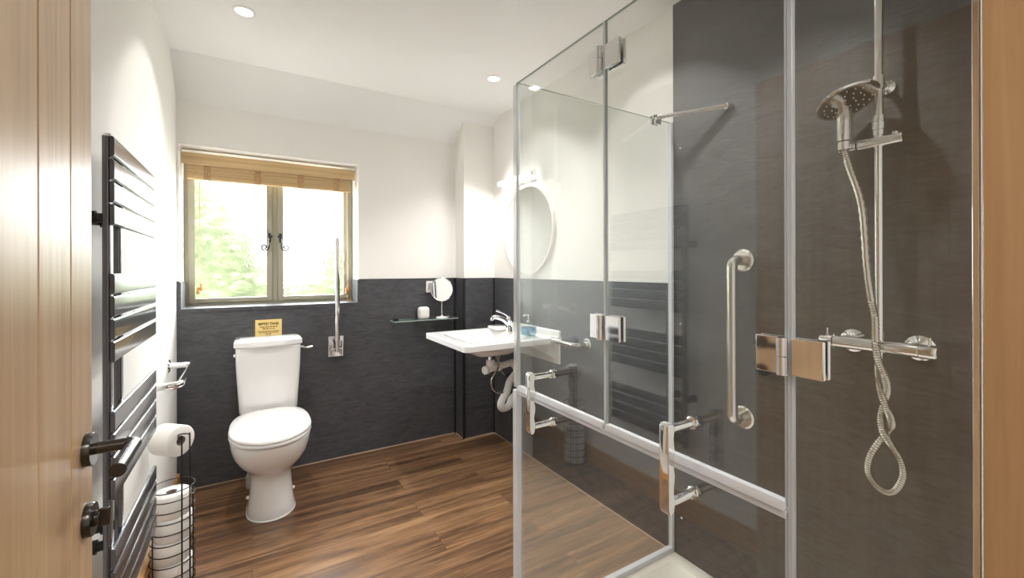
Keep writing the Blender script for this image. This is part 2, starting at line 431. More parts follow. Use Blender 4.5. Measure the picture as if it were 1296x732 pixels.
build('turn_knob', MB().cyl((DX + .01, .952, .866), (DX + .018, .952, .866), .012, 24).box(DX + .016, DX + .03, .948, .956, .852, .880), M['gun'], tl, bevel=.0015)

# ------------------------------------------------------------------ window
FY0, FY1 = 3.300, 3.345
wb = .012
win = struct('window_1', MB().box(WX0, WX0 + .020, FY0, FY1 + .02, WZ0 - .012, WZ1).box(WX1 - .028, WX1, FY0, FY1 + .02, WZ0 - .012, WZ1).box(WX0 + .020, WX1 - .028, FY0, FY1 + .02, WZ0 - .012, WZ0 + .016).box(WX0 + .020, WX1 - .028, FY0, FY1 + .02, WZ1 - .034, WZ1).box(.122, .150, FY0, FY1 + .02, WZ0 + .016, WZ1 - .034), M['sage'], bevel=.002)
def sash(x0, x1, hx, sgn):
    z0, z1 = WZ0 + .017, WZ1 - .036
    w = .030
    s = build('sash', MB().box(x0, x0 + w, FY0 - .008, FY1, z0, z1).box(x1 - w, x1, FY0 - .008, FY1, z0, z1).box(x0 + w, x1 - w, FY0 - .008, FY1, z0, z0 + w).box(x0 + w, x1 - w, FY0 - .008, FY1, z1 - w, z1), M['sage'], win, bevel=.004)
    build('pane', MB().box(x0 + w - .004, x1 - w + .004, FY0 + .02, FY0 + .026, z0 + w - .004, z1 - w + .004), [M['frost'], M['glass']], s, smooth=False)
    for p in s.children[0].data.polygons:
        p.material_index = 0 if p.normal.y < -.5 else 1
    # curled iron casement fastener
    h = MB(); yy = FY0 - .014; zc = 1.487
    h.box(hx - .008, hx + .008, yy, yy + .006, zc - .03, zc + .03)
    h.cyl((hx, yy + .003, zc), (hx, yy - .016, zc), .007, 14)
    h.sphere((hx - sgn * .010, yy - .012, zc + .008), .008, 12)
    pts = [(hx, yy - .014, zc), (hx + sgn * .004, yy - .018, zc - .03), (hx + sgn * .006, yy - .018, zc - .06)]
    cx, cz = hx + sgn * .030, zc - .064
    for k in range(22):
        a = PI - 0 + k / 21 * 2.6 * PI
        r = .024 * (1 - .72 * k / 21)
        pts.append((cx + sgn * r * math.cos(a), yy - .018, cz + r * math.sin(a)))
    h.tube(spline(pts, 4), .0046, 8)
    build('casement_fastener', h, M['black'], s)
sash(WX0 + .021, .121, .104, -1)
sash(.151, WX1 - .029, .168, 1)

# wooden blind
bl = thing('window_blind', (.14, 3.19, 1.82), 'raised pale bamboo roman blind with wooden headrail across the window top', 'blind')
build('headrail', MB().box(WX0 + .003, WX1 - .009, 3.172, 3.184, 1.905, 1.972).box(WX0 + .004, WX1 - .008, 3.184, 3.24, 1.95, 1.972), M['bamboo'], bl, bevel=.0015)
mb = MB()
for k in range(6):
    y = 3.192 + k * .009
    for j in range(9):
        z = 1.822 + j * .0105 + (k % 2) * .002
        mb.box(WX0 + .026, WX1 - .030, y, y + .007, z, z + .0096)
build('folded_slats', mb, M['bamboo'], bl, bevel=.0015, seg=1)
for x in (-.228, .035, .285, .51):
    build('ladder_tape', MB().box(x - .018, x + .018, 3.1895, 3.1915, 1.821, 1.93), M['ladder'], bl)
def cord(x, z, zig):
    pts = [(x, 3.215, 1.83), (x + .001, 3.215, 1.6), (x, 3.215, z + .03)]
    c = build('pull_cord', MB().tube(spline(pts, 6), .0014, 6).tube(spline([(x + .004, 3.217, 1.83), (x + .003, 3.217, 1.6), (x + .008, 3.217, z + .05)], 6), .0014, 6), M['cord'], bl)
    for dx, dz in ((-.004, 0), (.010, .022)):
        build('toggle', MB().lathe([(.002, .034), (.006, .03), (.006, .012), (.0095, .004), (.0095, -.006), (.004, -.01)], (x + dx, 3.216, z + dz), (0, 0, 1), 14), M['acorn'], c)
cord(-.272, 1.135, 0)
c2 = cord(.580, 1.11, 1)
build('cord_tangle', MB().tube(spline([(.588, 3.20, 1.10), (.575, 3.195, 1.075), (.592, 3.19, 1.060), (.61, 3.195, 1.07), (.6, 3.20, 1.056), (.582, 3.19, 1.0515), (.612, 3.188, 1.0515)], 8), .0018, 6), M['acorn'], bl)

# ------------------------------------------------------------------ garden outside
struct('ground_outside', MB().box(-9, 9, 3.4, 16, -.3, -.2), M['grass'])
def bush(x, y, z, w, h, n, label, name='garden_bush'):
    t = thing(name, (x, y, -.2), label, 'bush', 'shrubs outside the window')
    mb = MB()
    for i in range(n):
        a = random.uniform(0, 2 * PI); u = random.uniform(-1, 1); r = random.uniform(.55, 1) ** .5
        s = math.sqrt(1 - u * u)
        c = V((x + w * r * s * math.cos(a), y + w * .6 * r * s * math.sin(a), z + h * r * u))
        if c.z < -.15: continue
        d = V((random.uniform(-1, 1), random.uniform(-1, 1), random.uniform(-.6, 1))).normalized(); p, q = frame(d)
        l = random.uniform(.05, .10)
        mb.add([c - p * l, c - q * l * .45 + d * .01, c + p * l, c + q * l * .45 + d * .01], [(0, 1, 2, 3)])
    core = MB().sphere((x, y, z), 1, 20, w * .74, w * .44, h * .74)
    core.v = [(px + .12 * w * math.sin(9 * pz + 5 * py), py + .1 * w * math.sin(7 * px + 6 * pz), max(-.18, pz + .1 * h * math.sin(8 * px + 3 * py))) for px, py, pz in core.v]
    mb.add(core.v, core.f)
    build('foliage', mb, M['leaf'], t, smooth=False)
    build('stem', MB().cyl((x, y, -.2), (x, y, z + h * .3), .05, 10, .02), M['bark'], t)
bush(-.62, 5.6, 1.0, .78, 1.30, 4200, 'tall pale green bush behind the left frosted pane')
bush(1.08, 5.3, .88, .62, .82, 2800, 'low pale green bush behind the right frosted pane')
bush(.35, 6.6, .45, 1.1, .75, 2400, 'small pale green shrub farther off behind the window mullion')

# ------------------------------------------------------------------ toilet
TX = .088
toi = thing('toilet', (TX, 2.7, 0), 'white ceramic close-coupled toilet standing under the window', 'toilet')
def dshape(cx, yb, yf, hw, ywid, n=40, k=1.0, pw=2.2):
    """egg plan: round front at yf, squarer back at yb"""
    out = []
    for i in range(n):
        a = 2 * PI * i / n
        c, s = math.cos(a), math.sin(a)
        if s <= 0:
            e = 2 / 2.05
            x = abs(c) ** e * (1 if c > 0 else -1) * hw; y = ywid - abs(s) ** e * (ywid - yf)
        else:
            e = 2 / 3.2
            x = abs(c) ** e * (1 if c > 0 else -1) * hw; y = ywid + abs(s) ** e * (yb - ywid)
        out.append((cx + x, y))
    return out
def ring(yb, yf, hw, yw_, z): return [(x, y, z) for x, y in dshape(TX, yb, yf, hw, yw_)]
pan = MB().loft([ring(2.86, 2.492, .112, 2.62, 0), ring(2.86, 2.488, .112, 2.62, .015), ring(2.86, 2.492, .104, 2.62, .06), ring(2.855, 2.492, .096, 2.62, .15), ring(2.855, 2.488, .094, 2.62, .20),
                 ring(2.86, 2.482, .098, 2.62, .228), ring(2.87, 2.455, .122, 2.62, .252), ring(2.885, 2.42, .15, 2.61, .285), ring(2.90, 2.385, .172, 2.60, .33), ring(2.92, 2.358, .184, 2.60, .38), ring(2.93, 2.352, .187, 2.60, .41), ring(2.93, 2.360, .180, 2.60, .4145)])
pan.loft([[(x, y, z) for x, y in rrect(TX - .14, TX + .14, 2.78, 3.07, .03)] for z in (.36, .43)])
build('pan', pan, M['ceramic'], toi, angle=50)
build('base_seal', MB().loft([ring(2.862, 2.487, .1145, 2.62, .0), ring(2.862, 2.487, .1145, 2.62, .004), ring(2.86, 2.492, .111, 2.62, .007)]), M['plastic'], toi)
build('seat', MB().loft([ring(2.895, 2.346, .188, 2.60, .421), ring(2.895, 2.342, .191, 2.60, .424), ring(2.895, 2.343, .190, 2.60, .434), ring(2.895, 2.347, .187, 2.60, .438)]), M['seatpl'], toi, angle=60)
build('lid', MB().loft([ring(2.89, 2.347, .187, 2.60, .4395), ring(2.89, 2.342, .191, 2.60, .443), ring(2.89, 2.343, .190, 2.60, .452), ring(2.888, 2.352, .183, 2.60, .459), ring(2.87, 2.40, .15, 2.60, .4625), ring(2.8, 2.5, .07, 2.62, .4635)]), M['seatpl'], toi, angle=60)
def cring(hw, yf, z, r=.03): return [(x, y, z) for x, y in rrect(TX - hw, TX + hw, yf, 3.083, r)]
build('cistern', MB().loft([cring(.145, 2.925, .43), cring(.152, 2.915, .44), cring(.154, 2.908, .50), cring(.166, 2.893, .70), cring(.169, 2.892, .822)]), M['ceramic'], toi, angle=50)
def lring(o, z):
    pts = []
    hw = .176 - o; yf = 2.876 + o; n = 14
    for k in range(n + 1):
        t = -1 + 2 * k / n
        pts.append((TX + hw * t, yf + .03 * t * t * abs(t) ** 1.2, z))
    return pts + [(TX + hw, 3.085 - o, z), (TX - hw, 3.085 - o, z)]
build('cistern_lid', MB().loft([lring(.006, .822), lring(0, .828), lring(0, .853), lring(.008, .863), lring(.03, .868)]), M['ceramic'], toi, angle=40)
lv = build('flush_lever', MB().lathe([(0, 0), (.013, 0), (.012, .006), (.006, .01), (.006, .018), (0, .018)], (TX + .167, 2.96, .795), (1, 0, 0), 20).tube(spline([(TX + .182, 2.96, .795), (TX + .192, 2.955, .791), (TX + .215, 2.945, .791), (TX + .238, 2.935, .796)], 6), .0055, 10), M['chrome'], toi)
lv['label'] = 'chrome flush lever'
build('side_cap', MB().cyl((TX - .166, 2.95, .775), (TX - .178, 2.95, .775), .009, 16), M['plastic'], toi, bevel=.002)
build('soil_pipe', MB().tube(rounded([(TX - .085, 2.83, .19), (TX - .085, 2.93, .17), (TX - .085, 2.95, .06)], .04), .028, 16).cyl((TX - .085, 2.95, .07), (TX - .085, 2.95, .0), .034, 16), M['grey'], toi)
for s in (-1, 1):
    build('fixing_cap', MB().sphere((TX + s * .108, 2.68, .062), .009, 12), M['plastic'], toi)

# plaque on the wall
def text_mesh(body, size, loc, mat, parent, name='lettering', ext=.0006, rot=(PI / 2, 0, 0), sx=1):
    cu = bpy.data.curves.new(name, 'FONT'); cu.body = body; cu.size = size; cu.extrude = ext; cu.offset = .0007; cu.align_x = 'CENTER'; cu.align_y = 'CENTER'
    o = bpy.data.objects.new(name, cu); COL.objects.link(o)
    dg = bpy.context.evaluated_depsgraph_get(); me = bpy.data.meshes.new_from_object(o.evaluated_get(dg))
    bpy.data.objects.remove(o)
    me.transform(Matrix.Translation(loc) @ Matrix.Rotation(rot[0], 4, 'X') @ Matrix.Diagonal((sx, 1, 1, 1)))
    me.materials.clear(); me.materials.append(mat)
    t = bpy.data.objects.new(name, me); COL.objects.link(t); t.parent = parent
    return t
sg = tag(build('wall_sign', MB().box(.019, .164, YF - .0025, YF - .0002, .835, .962), M['brass'], bevel=.0008), 'small gold septic tank notice fixed above the toilet cistern', 'sign')
text_mesh('SEPTIC TANK', .0215, (.0915, YF - .003, .934), M['ink'], sg, sx=.88)
mb = MB()
def dashes(z, x0, x1, h, seed):
    rnd = random.Random(seed); x = x0
    while x < x1:
        w = min(rnd.uniform(.006, .016), x1 - x); mb.box(x, x + w, YF - .0032, YF - .0024, z, z + h); x += w + .0035
dashes(.9135, .043, .140, .0055, 1); dashes(.902, .058, .125, .005, 2)
dashes(.887, .030, .153, .0045, 3); dashes(.878, .040, .143, .0045, 4); dashes(.869, .075, .105, .0045, 5)
build('small_print', mb, M['ink'], sg, smooth=False)

# ------------------------------------------------------------------ grab rails
def flange(p, d, r=.036, t=.008):
    return MB().lathe([(0, 0), (r, 0), (r, t * .5), (r * .86, t), (0, t)], p, d, 32)
# folded-up rail beside the toilet
fr = thing('folding_grab_rail', (.487, YF, .69), 'chrome drop-down grab rail folded upright on the wall right of the toilet', 'grab rail')
build('wall_plate', MB().box(.437, .535, YF - .008, YF - .0003, .688, .826), M['chrome'], fr, bevel=.004)
build('hinge_bracket', MB().box(.452, .460, YF - .075, YF - .006, .70, .80).box(.512, .520, YF - .075, YF - .006, .70, .80).cyl((.446, YF - .045, .745), (.526, YF - .045, .745), .009, 16), M['chrome'], fr, bevel=.003)
build('rail_arm', MB().tube(rounded([(.486, YF - .05, .735), (.486, YF - .05, .80), (.483, YF - .075, 1.0), (.480, YF - .085, 1.478)], .03), .0165, 24).cyl((.486, YF - .05, .728), (.486, YF - .05, .742), .0165), M['chrome'], fr)
# U rail on the left wall
z = .78
lr = thing('wall_grab_rail', (XL, 2.55, z), 'chrome U-shaped grab rail on the left wall past the towel radiator', 'grab rail')
build('rail_tube', MB().tube(rounded([(XL + .004, 2.79, z), (-.263, 2.79, z), (-.263, 2.30, z), (XL + .004, 2.30, z)], .045, 10), .0155, 24), M['chrome'], lr)
for y in (2.79, 2.30): build('flange', flange((XL, y, z), (1, 0, 0), .034), M['chrome'], lr)
# rail beside the basin
z = .848
rr = thing('basin_grab_rail', (XR, 1.86, z), 'dark chrome grab rail running from the wall to the basin side', 'grab rail')
build('rail_tube', MB().tube(rounded([(XR - .004, 1.845, z), (1.532, 1.85, z), (1.532, 2.068, z)], .05, 10), .0145, 24), M['chrome'], rr)
build('flange', flange((XR, 1.845, z), (-1, 0, 0), .036, .012), M['chrome'], rr)
build('collar', MB().cyl((1.532, 2.060, z), (1.532, 2.0745, z), .018, 20), M['chrome'], rr)
# vertical satin bar in the shower
XS = XR - .008
vb = thing('shower_grab_bar', (XS, .94, .70), 'vertical satin nickel grab bar on the dark shower wall', 'grab rail')
build('bar_tube', MB().tube(rounded([(XS + .001, .945, 1.303), (1.537, .947, 1.303), (1.537, .947, .704), (XS - .004, .945, .704)], .05, 10), .0195, 24), M['satin'], vb)
for zz in (1.303, .704): build('flange', flange((XS + .0005, .945, zz), (-1, 0, 0), .043, .010), M['satin'], vb)

# ------------------------------------------------------------------ towel radiator
rd = thing('towel_radiator', (-.3, 1.61, .39), 'tall anthracite flat-bar towel radiator on the left wall behind the door', 'radiator')
for y in (1.356, 1.452):
    build('post', MB().prism(rrect(-.3, -.2845, y, y + .028, .006), 'z', .385, 1.588), M['anth'], rd)
for g in range(4):
    for k in range(4):
        zt = 1.588 - g * .325 - k * .0536
        pr = [(-.2842, zt - .049), (-.2842, zt), (-.2795, zt), (-.2762, zt - .003), (-.2757, zt - .008), (-.2757, zt - .041), (-.2762, zt - .046), (-.2795, zt - .049)]
        build('bar', MB().prism(pr, 'y', 1.352, 1.865), M['anth'], rd, bevel=.001)
for y in (1.370, 1.466):
    for zz in (1.395, .62):
        build('wall_bracket', MB().cyl((XL + .0002, y, zz), (-.298, y, zz), .011, 16).cyl((XL + .0005, y, zz), (XL + .012, y, zz), .018, 20).cyl((-.325, y, zz), (-.312, y, zz), .016, 20), M['black'], rd)
build('bleed_valve', MB().cyl((-.292, 1.40, 1.588), (-.292, 1.40, 1.598), .006, 12).cyl((-.292, 1.372, 1.586), (-.292, 1.372, 1.596), .008, 12), M['chrome'], rd)

# ------------------------------------------------------------------ toilet roll stand
SX, SY, SR = -.275, 2.2, .0735
st = thing('toilet_roll_stand', (SX, SY, 0), 'dark wire toilet roll stand holding spare rolls beside the radiator', 'toilet roll stand')
mb = MB()
def circ(r, z, n=40, tz=0): return [(SX + r * math.cos(2 * PI * i / n), SY + r * math.sin(2 * PI * i / n), z + tz * math.cos(2 * PI * i / n)) for i in range(n)]
for k in range(9): mb.tube(circ(SR, .022 + k * .0425), .0021, 8, True)
for k in range(3):
    a = -2.45 + k * 2.1
    mb.tube([(SX + SR * math.cos(a), SY + SR * math.sin(a), .0), (SX + SR * math.cos(a), SY + SR * math.sin(a), .362)], .0021, 8)
mb.tube(circ(SR * .5, .012), .002, 8, True)
mb.box(SX - SR, SX + SR, SY - .002, SY + .002, .010, .014).box(SX - .002, SX + .002, SY - SR, SY + SR, .010, .014)
build('basket', mb, M['wire'], st)
build('top_hoop', MB().tube(circ(SR, .398), .0022, 8, True), M['wire'], st)
AX = V((-.72, .69, 0)).normalized()
RC = V((-.247, 2.198, .575))           # centre of the face of the hung roll
for a in (-1.06, -.65):
    bx, by = SX + (SR + .003) * math.cos(a), SY + (SR + .003) * math.sin(a)
    hk = V((bx, by, .607))
    pr = V((AX.y, -AX.x, 0))
    off = (V((bx, by, 0)) - V((RC.x, RC.y, 0))).dot(pr)
    e = RC + pr * max(-.012, min(.012, off)) + AX * .004 + V((0, 0, .012))
    e2 = e + AX * .075
    build('rod', MB().tube(spline([(bx, by, .002), (bx, by, .3), (bx, by, .585), hk + AX * .006 + V((0, 0, .003)), e + V((0, 0, .016)) - AX * .004, e + V((0, 0, .002)), e2], 8), .0028, 10), M['wire'], st)

def roll_mb(r, h, ri=.019):
    prof = [(ri, 0), (r - .004, 0), (r, .004), (r, h - .004), (r - .004, h), (ri, h)]
    return prof
def roll(o, d, r, h, label, group):
    t = thing('toilet_roll', o, label, 'toilet roll', group)
    build('paper', MB().lathe(roll_mb(r, h), o, d, 48, closed=True), M['paper'], t, angle=50)
    build('core', MB().lathe([(.0185, .001), (.0189, .001), (.0189, h - .001), (.0185, h - .001)], o, d, 32, closed=True), M['card'], t)
roll(tuple(RC), tuple(AX), .0615, .098, 'single white toilet roll hung on the top arm of the wire stand', None)
lab = ['lowest white toilet roll in the wire stand basket', 'second white toilet roll from the bottom of the wire basket', 'third white toilet roll from the bottom of the wire basket', 'topmost white toilet roll inside the wire stand basket']
for k in range(4):
    roll((SX + (.003, -.004, .002, -.003)[k], SY, .0155 + k * .0905), (0, 0, 1), (.064, .062, .0635, .063)[k], .0895, lab[k], 'spare rolls in the wire basket')

# ------------------------------------------------------------------ basin
bz = .86
BX0, BX1, BY0, BY1 = .968, XR - .002, 2.078, 2.69
ba = thing('wash_basin', (XR, 2.38, .72), 'wide white wall-hung wash basin with flat rim', 'wash basin')
nx, ny = 44, 44
def bowl(x, y):
    u = (x - 1.262) / .222; v = (y - 2.384) / .250
    d = (abs(u) ** 5 + abs(v) ** 5) ** (1 / 5)
    return max(0, min(1, (1 - d) / .5))
sm = lambda t: t * t * (3 - 2 * t)
mb = MB()
top = []; bot = []
out_ = rrect(BX0, BX1, BY0, BY1, .022)
def clampc(x, y):
    # pull grid points to the rounded corners
    r = .022
    for cx, cy, sx_, sy_ in ((BX0 + r, BY0 + r, -1, -1), (BX0 + r, BY1 - r, -1, 1)):
        if (x - cx) * sx_ > 0 and (y - cy) * sy_ > 0:
            d = math.hypot(x - cx, y - cy)
            m_ = max(abs(x - cx), abs(y - cy))
            if d > 1e-9: x, y = cx + (x - cx) * m_ / d, cy + (y - cy) * m_ / d
    return x, y
xs = sorted(set([BX0 + (BX1 - BX0) * i / nx for i in range(nx + 1)] + [BX0 + .022 * k / 4 for k in range(1, 5)]))
ys = sorted(set([BY0 + (BY1 - BY0) * i / ny for i in range(ny + 1)] + [BY0 + .022 * k / 4 for k in range(1, 5)] + [BY1 - .022 * k / 4 for k in range(1, 5)]))
for x in xs:
    for y in ys:
        X_, Y_ = clampc(x, y)
        e = min(X_ - BX0, Y_ - BY0, BY1 - Y_)
        lip = -.004 * max(0, 1 - e / .006)
        top.append((X_, Y_, bz + lip - .004 * sm(min(1, bowl(x, y) * 6)) - .105 * sm(bowl(x, y))))
        u = (x - 1.26) / .27; v = (y - 2.384) / .275
        d = min(1, (u * u + v * v))
        bot.append((X_, Y_, bz - .034 - .055 * (1 - d) ** .6 if d < 1 else bz - .034))
n1 = len(ys)
fs = []
for i in range(len(xs) - 1):
    for j in range(n1 - 1):
        fs.append((i * n1 + j, (i + 1) * n1 + j, (i + 1) * n1 + j + 1, i * n1 + j + 1))
T = len(top)
vs = top + bot
fb = [tuple(T + k for k in reversed(f)) for f in fs]
edge = []
def strip(idx):
    for a, b in zip(idx[:-1], idx[1:]): edge.append((a, b, T + b, T + a))
strip([0 * n1 + j for j in range(n1)]); strip([(len(xs) - 1) * n1 + j for j in range(n1)])
strip([i * n1 for i in range(len(xs))]); strip([i * n1 + n1 - 1 for i in range(len(xs))])
mb.add(vs, fs + fb + edge)
build('bowl', mb, M['ceramic'], ba, angle=40)
build('upstand', MB().box(XR - .02, XR - .0005, BY0 + .004, BY1 - .004, bz - .006, bz + .036), M['ceramic'], ba, bevel=.005)
build('support_plate', MB().box(XR - .014, XR - .0005, 2.09, 2.66, .69, bz - .03), M['plastic'], ba, bevel=.003)
for y in (2.15, 2.60):
    build('bracket', MB().prism([(XR - .012, .72), (XR - .012, .826), (1.42, .826), (1.42, .812)], 'y', y - .02, y + .02), M['plastic'], ba, bevel=.003)
build('waste_ring', MB().lathe([(.016, 0), (.026, 0), (.022, .004), (.012, .003)], (1.285, 2.384, .7525), (0, 0, 1), 28, closed=True), M['chrome'], ba)

# tap
TXp, TYp = 1.452, 2.43
tp = thing('basin_tap', (TXp, TYp, bz), 'chrome single-lever mixer tap on the back of the basin', 'tap')
build('tap_body', MB().lathe([(0, 0), (.026, 0), (.026, .006), (.022, .012), (.021, .05), (.023, .075), (0, .08)], (TXp, TYp, bz), (0, 0, 1), 28), M['chrome'], tp)
prs = []
pts = spline([(TXp + .004, TYp, bz + .045), (TXp - .045, TYp, bz + .085), (TXp - .10, TYp, bz + .103), (TXp - .132, TYp, bz + .10)], 8)
build('spout', MB().tube(pts, .014, 18, rfun=lambda i: .017 - .006 * i / 24).cyl((TXp - .128, TYp, bz + .10), (TXp - .131, TYp, bz + .082), .0115, 18), M['chrome'], tp)
build('tap_lever', MB().lathe([(.022, 0), (.022, .012), (.015, .024), (0, .027)], (TXp, TYp, bz + .078), (-.15, 0, 1), 24).tube(spline([(TXp, TYp, bz + .097), (TXp - .04, TYp, bz + .124), (TXp - .10, TYp, bz + .145)], 6), .0075, 14, rfun=lambda i: .0095 - .0035 * i / 12), M['chrome'], tp)

tag(build('soap_dish', MB().loft([[(x, y, z) for x, y in rrect(1.405 + o, 1.51 - o, 2.515 + o, 2.665 - o, .03)] for o, z in ((.006, bz - .0005), (0, bz + .006), (0, bz + .017), (.006, bz + .021))]), M['ceramic']), 'low white ceramic soap dish on the far side of the tap', 'soap dish')
tb = tag(build('tooth_tumbler', MB().lathe([(.0, 0), (.031, 0), (.035, .075), (.033, .075), (.029, .004), (0, .004)], (1.545, 2.60, bz + .0005), (0, 0, 1), 32), M['shelfglass']), 'short clear glass tumbler behind the white soap dish', 'tumbler')
# hand soap
HXp, HYp = 1.475, 2.232
hs = thing('soap_dispenser', (HXp, HYp, bz), 'square pump bottle of blue hand soap at the near back of the basin', 'soap bottle')
build('bottle', MB().loft([[(x, y, z) for x, y in rrect(HXp - hw, HXp + hw, HYp - hw, HYp + hw, .012)] for hw, z in ((.034, bz + .0005), (.038, bz + .005), (.038, bz + .068), (.030, bz + .078), (.018, bz + .082))]), M['shelfglass'], hs, angle=50)
build('liquid_soap', MB().loft([[(x, y, z) for x, y in rrect(HXp - hw, HXp + hw, HYp - hw, HYp + hw, .010)] for hw, z in ((.032, bz + .003), (.0365, bz + .007), (.0365, bz + .052))]), M['blue'], hs, angle=50)
build('pump', MB().lathe([(0, 0), (.016, 0), (.016, .014), (.006, .018), (.0045, .018), (.0045, .04), (.010, .042), (.010, .05), (0, .052)], (HXp, HYp, bz + .082), (0, 0, 1), 20).tube([(HXp, HYp, bz + .128), (HXp - .03, HYp - .0, bz + .129), (HXp - .04, HYp, bz + .122)], .0045, 10), M['chrome'], hs)
# waste pipe and hoses
wp = thing('waste_trap', (1.235, 2.384, .74), 'white plastic waste pipe and looped hose under the basin', 'waste pipe')
wx, wy = 1.285, 2.384
tl_ = build('tail_pipe', MB().cyl((wx, wy, .755), (wx, wy, .685), .016, 20), M['chrome'], wp); tl_['label'] = 'chrome tail pipe'
build('elbow', MB().cyl((wx, wy, .70), (wx, wy, .665), .027, 20).cyl((wx, wy, .672), (wx, wy, .63), .022, 20).cyl((wx - .045, wy - .01, .642), (wx - .02, wy, .642), .026, 20), M['plastic'], wp, bevel=.002)
build('pipe_run', MB().cyl((wx - .03, wy, .642), (1.47, wy + .03, .66), .021, 20).cyl((1.33, wy + .012, .65), (1.36, wy + .014, .652), .03, 20), M['plastic'], wp, bevel=.002)
build('waste_hose', MB().tube(spline([(1.47, wy + .03, .655), (1.50, wy + .03, .60), (1.44, wy + .02, .54), (1.40, wy - .01, .49), (1.345, wy - .03, .43), (1.36, wy - .02, .39), (1.42, wy, .39), (1.46, wy + .02, .43), (1.55, wy + .03, .47), (XR - .001, wy + .03, .48)], 10), .024, 16, rfun=lambda i: .023 + .0012 * (i % 2)), M['plastic'], wp)
def flexi(pts, name='supply_hose'):
    build(name, MB().tube(spline(pts, 10), .0065, 10), M['hose'], wp)
flexi([(1.40, 2.42, .80), (1.34, 2.40, .72), (1.33, 2.36, .66), (1.275, 2.35, .58), (1.29, 2.35, .52), (1.36, 2.36, .49), (1.45, 2.42, .50), (1.55, 2.46, .55), (XR - .001, 2.47, .57)])
flexi([(1.43, 2.43, .80), (1.37, 2.41, .73), (1.35, 2.40, .66), (1.42, 2.44, .58), (1.55, 2.52, .56), (XR - .001, 2.53, .57)])

# ------------------------------------------------------------------ shelf and what stands on it
sz = .912
sh = thing('glass_shelf', (1.10, YF, sz), 'thin green-edged glass shelf on the slate wall beside the basin', 'shelf')
build('shelf_pane', MB().prism(rrect(.842, 1.335, 2.965, YF - .004, .02), 'z', sz - .008, sz), [M['shelfglass'], M['glassedge']], sh)
for p in sh.children[0].data.polygons:
    p.material_index = 0 if abs(p.normal.z) > .5 else 1
for x in (.885, 1.29):
    build('shelf_bracket', MB().box(x - .016, x + .016, YF - .035, YF - .0003, sz - .018, sz + .008), M['black'] if x < 1 else M['chrome'], sh, bevel=.002)
ck = tag(build('scent_cube', MB().loft([[(x, y, z) for x, y in rrect(1.042 + o, 1.118 - o, 3.0 + o, 3.07 - o, .018)] for o, z in ((.008, sz + .0003), (.001, sz + .008), (0, sz + .02), (0, sz + .066), (.002, sz + .078), (.012, sz + .086))]), M['plastic'], angle=50), 'small white rounded cube on the glass shelf', 'air freshener')
mx, my = 1.218, 3.02
mk = thing('shaving_mirror', (mx, my, sz), 'small round pedestal mirror on the glass shelf', 'mirror')
build('base', MB().lathe([(0, 0), (.045, 0), (.043, .006), (.012, .010), (.006, .016), (0, .016)], (mx, my, sz + .0003), (0, 0, 1), 32), M['plastic'], mk)
build('stem', MB().cyl((mx, my, sz + .012), (mx, my, sz + .13), .0045, 14), M['chrome'], mk)
mn = V((-.06, -1, .10)).normalized(); mc = V((mx, my, sz + .212))
build('ring', MB().lathe([(.083, -.006), (.089, -.004), (.089, .004), (.083, .006), (.081, 0)], mc, mn, 48, closed=True), M['chrome'], mk)
build('mirror_glass', MB().lathe([(0, -.004), (.0825, -.004), (.0825, .003), (0, .003)], mc, mn, 48), M['mirror'], mk)
sw = thing('wall_socket', (1.165, YF, 1.14), 'square white wall plate with grey centre behind the small mirror', 'socket')
build('face_plate', MB().prism(rrect(1.118, 1.208, 1.10, 1.186, .006), 'y', YF - .010, YF - .0003), M['plastic'], sw, bevel=.001)
build('insert', MB().box(1.132, 1.194, YF - .012, YF - .0098, 1.124, 1.172), M['grey'], sw)

# ------------------------------------------------------------------ round mirror and light
XP = XR + PT
rm = thing('round_mirror', (XP, 2.45, 1.24), 'large round wall mirror with thin pale frame above the basin', 'mirror')
mcc = (XP, 2.45, 1.537)
build('mirror_frame', MB().lathe([(.296, .0005), (.303, .0005), (.303, .022), (.296, .022)], mcc, (-1, 0, 0), 72, closed=True), M['fridge'], rm)
build('mirror_glass', MB().lathe([(0, .001), (.297, .001), (.297, .018), (0, .018)], mcc, (-1, 0, 0), 72), M['mirror'], rm)
ml = thing('mirror_lamp', (XP, 2.45, 1.89), 'lit bar lamp glowing on the wall above the round mirror', 'lamp')
build('back_plate', MB().box(XP - .014, XP - .0005, 2.36, 2.58, 1.868, 1.905), M['chrome'], ml, bevel=.003)
for y in (2.40, 2.52):
    build('arm', MB().box(XP - .05, XP - .012, y, y + .03, 1.875, 1.895), M['chrome'], ml, bevel=.002)
build('end_cap', MB().cyl((XP - .055, 2.30, 1.900), (XP - .055, 2.318, 1.900), .0185, 24), M['chrome'], ml)
build('end_cap', MB().cyl((XP - .055, 2.752, 1.900), (XP - .055, 2.77, 1.900), .0185, 24), M['chrome'], ml)
build('lamp_tube', MB().cyl((XP - .055, 2.318, 1.900), (XP - .055, 2.752, 1.900), .016, 24), M['tube'], ml)

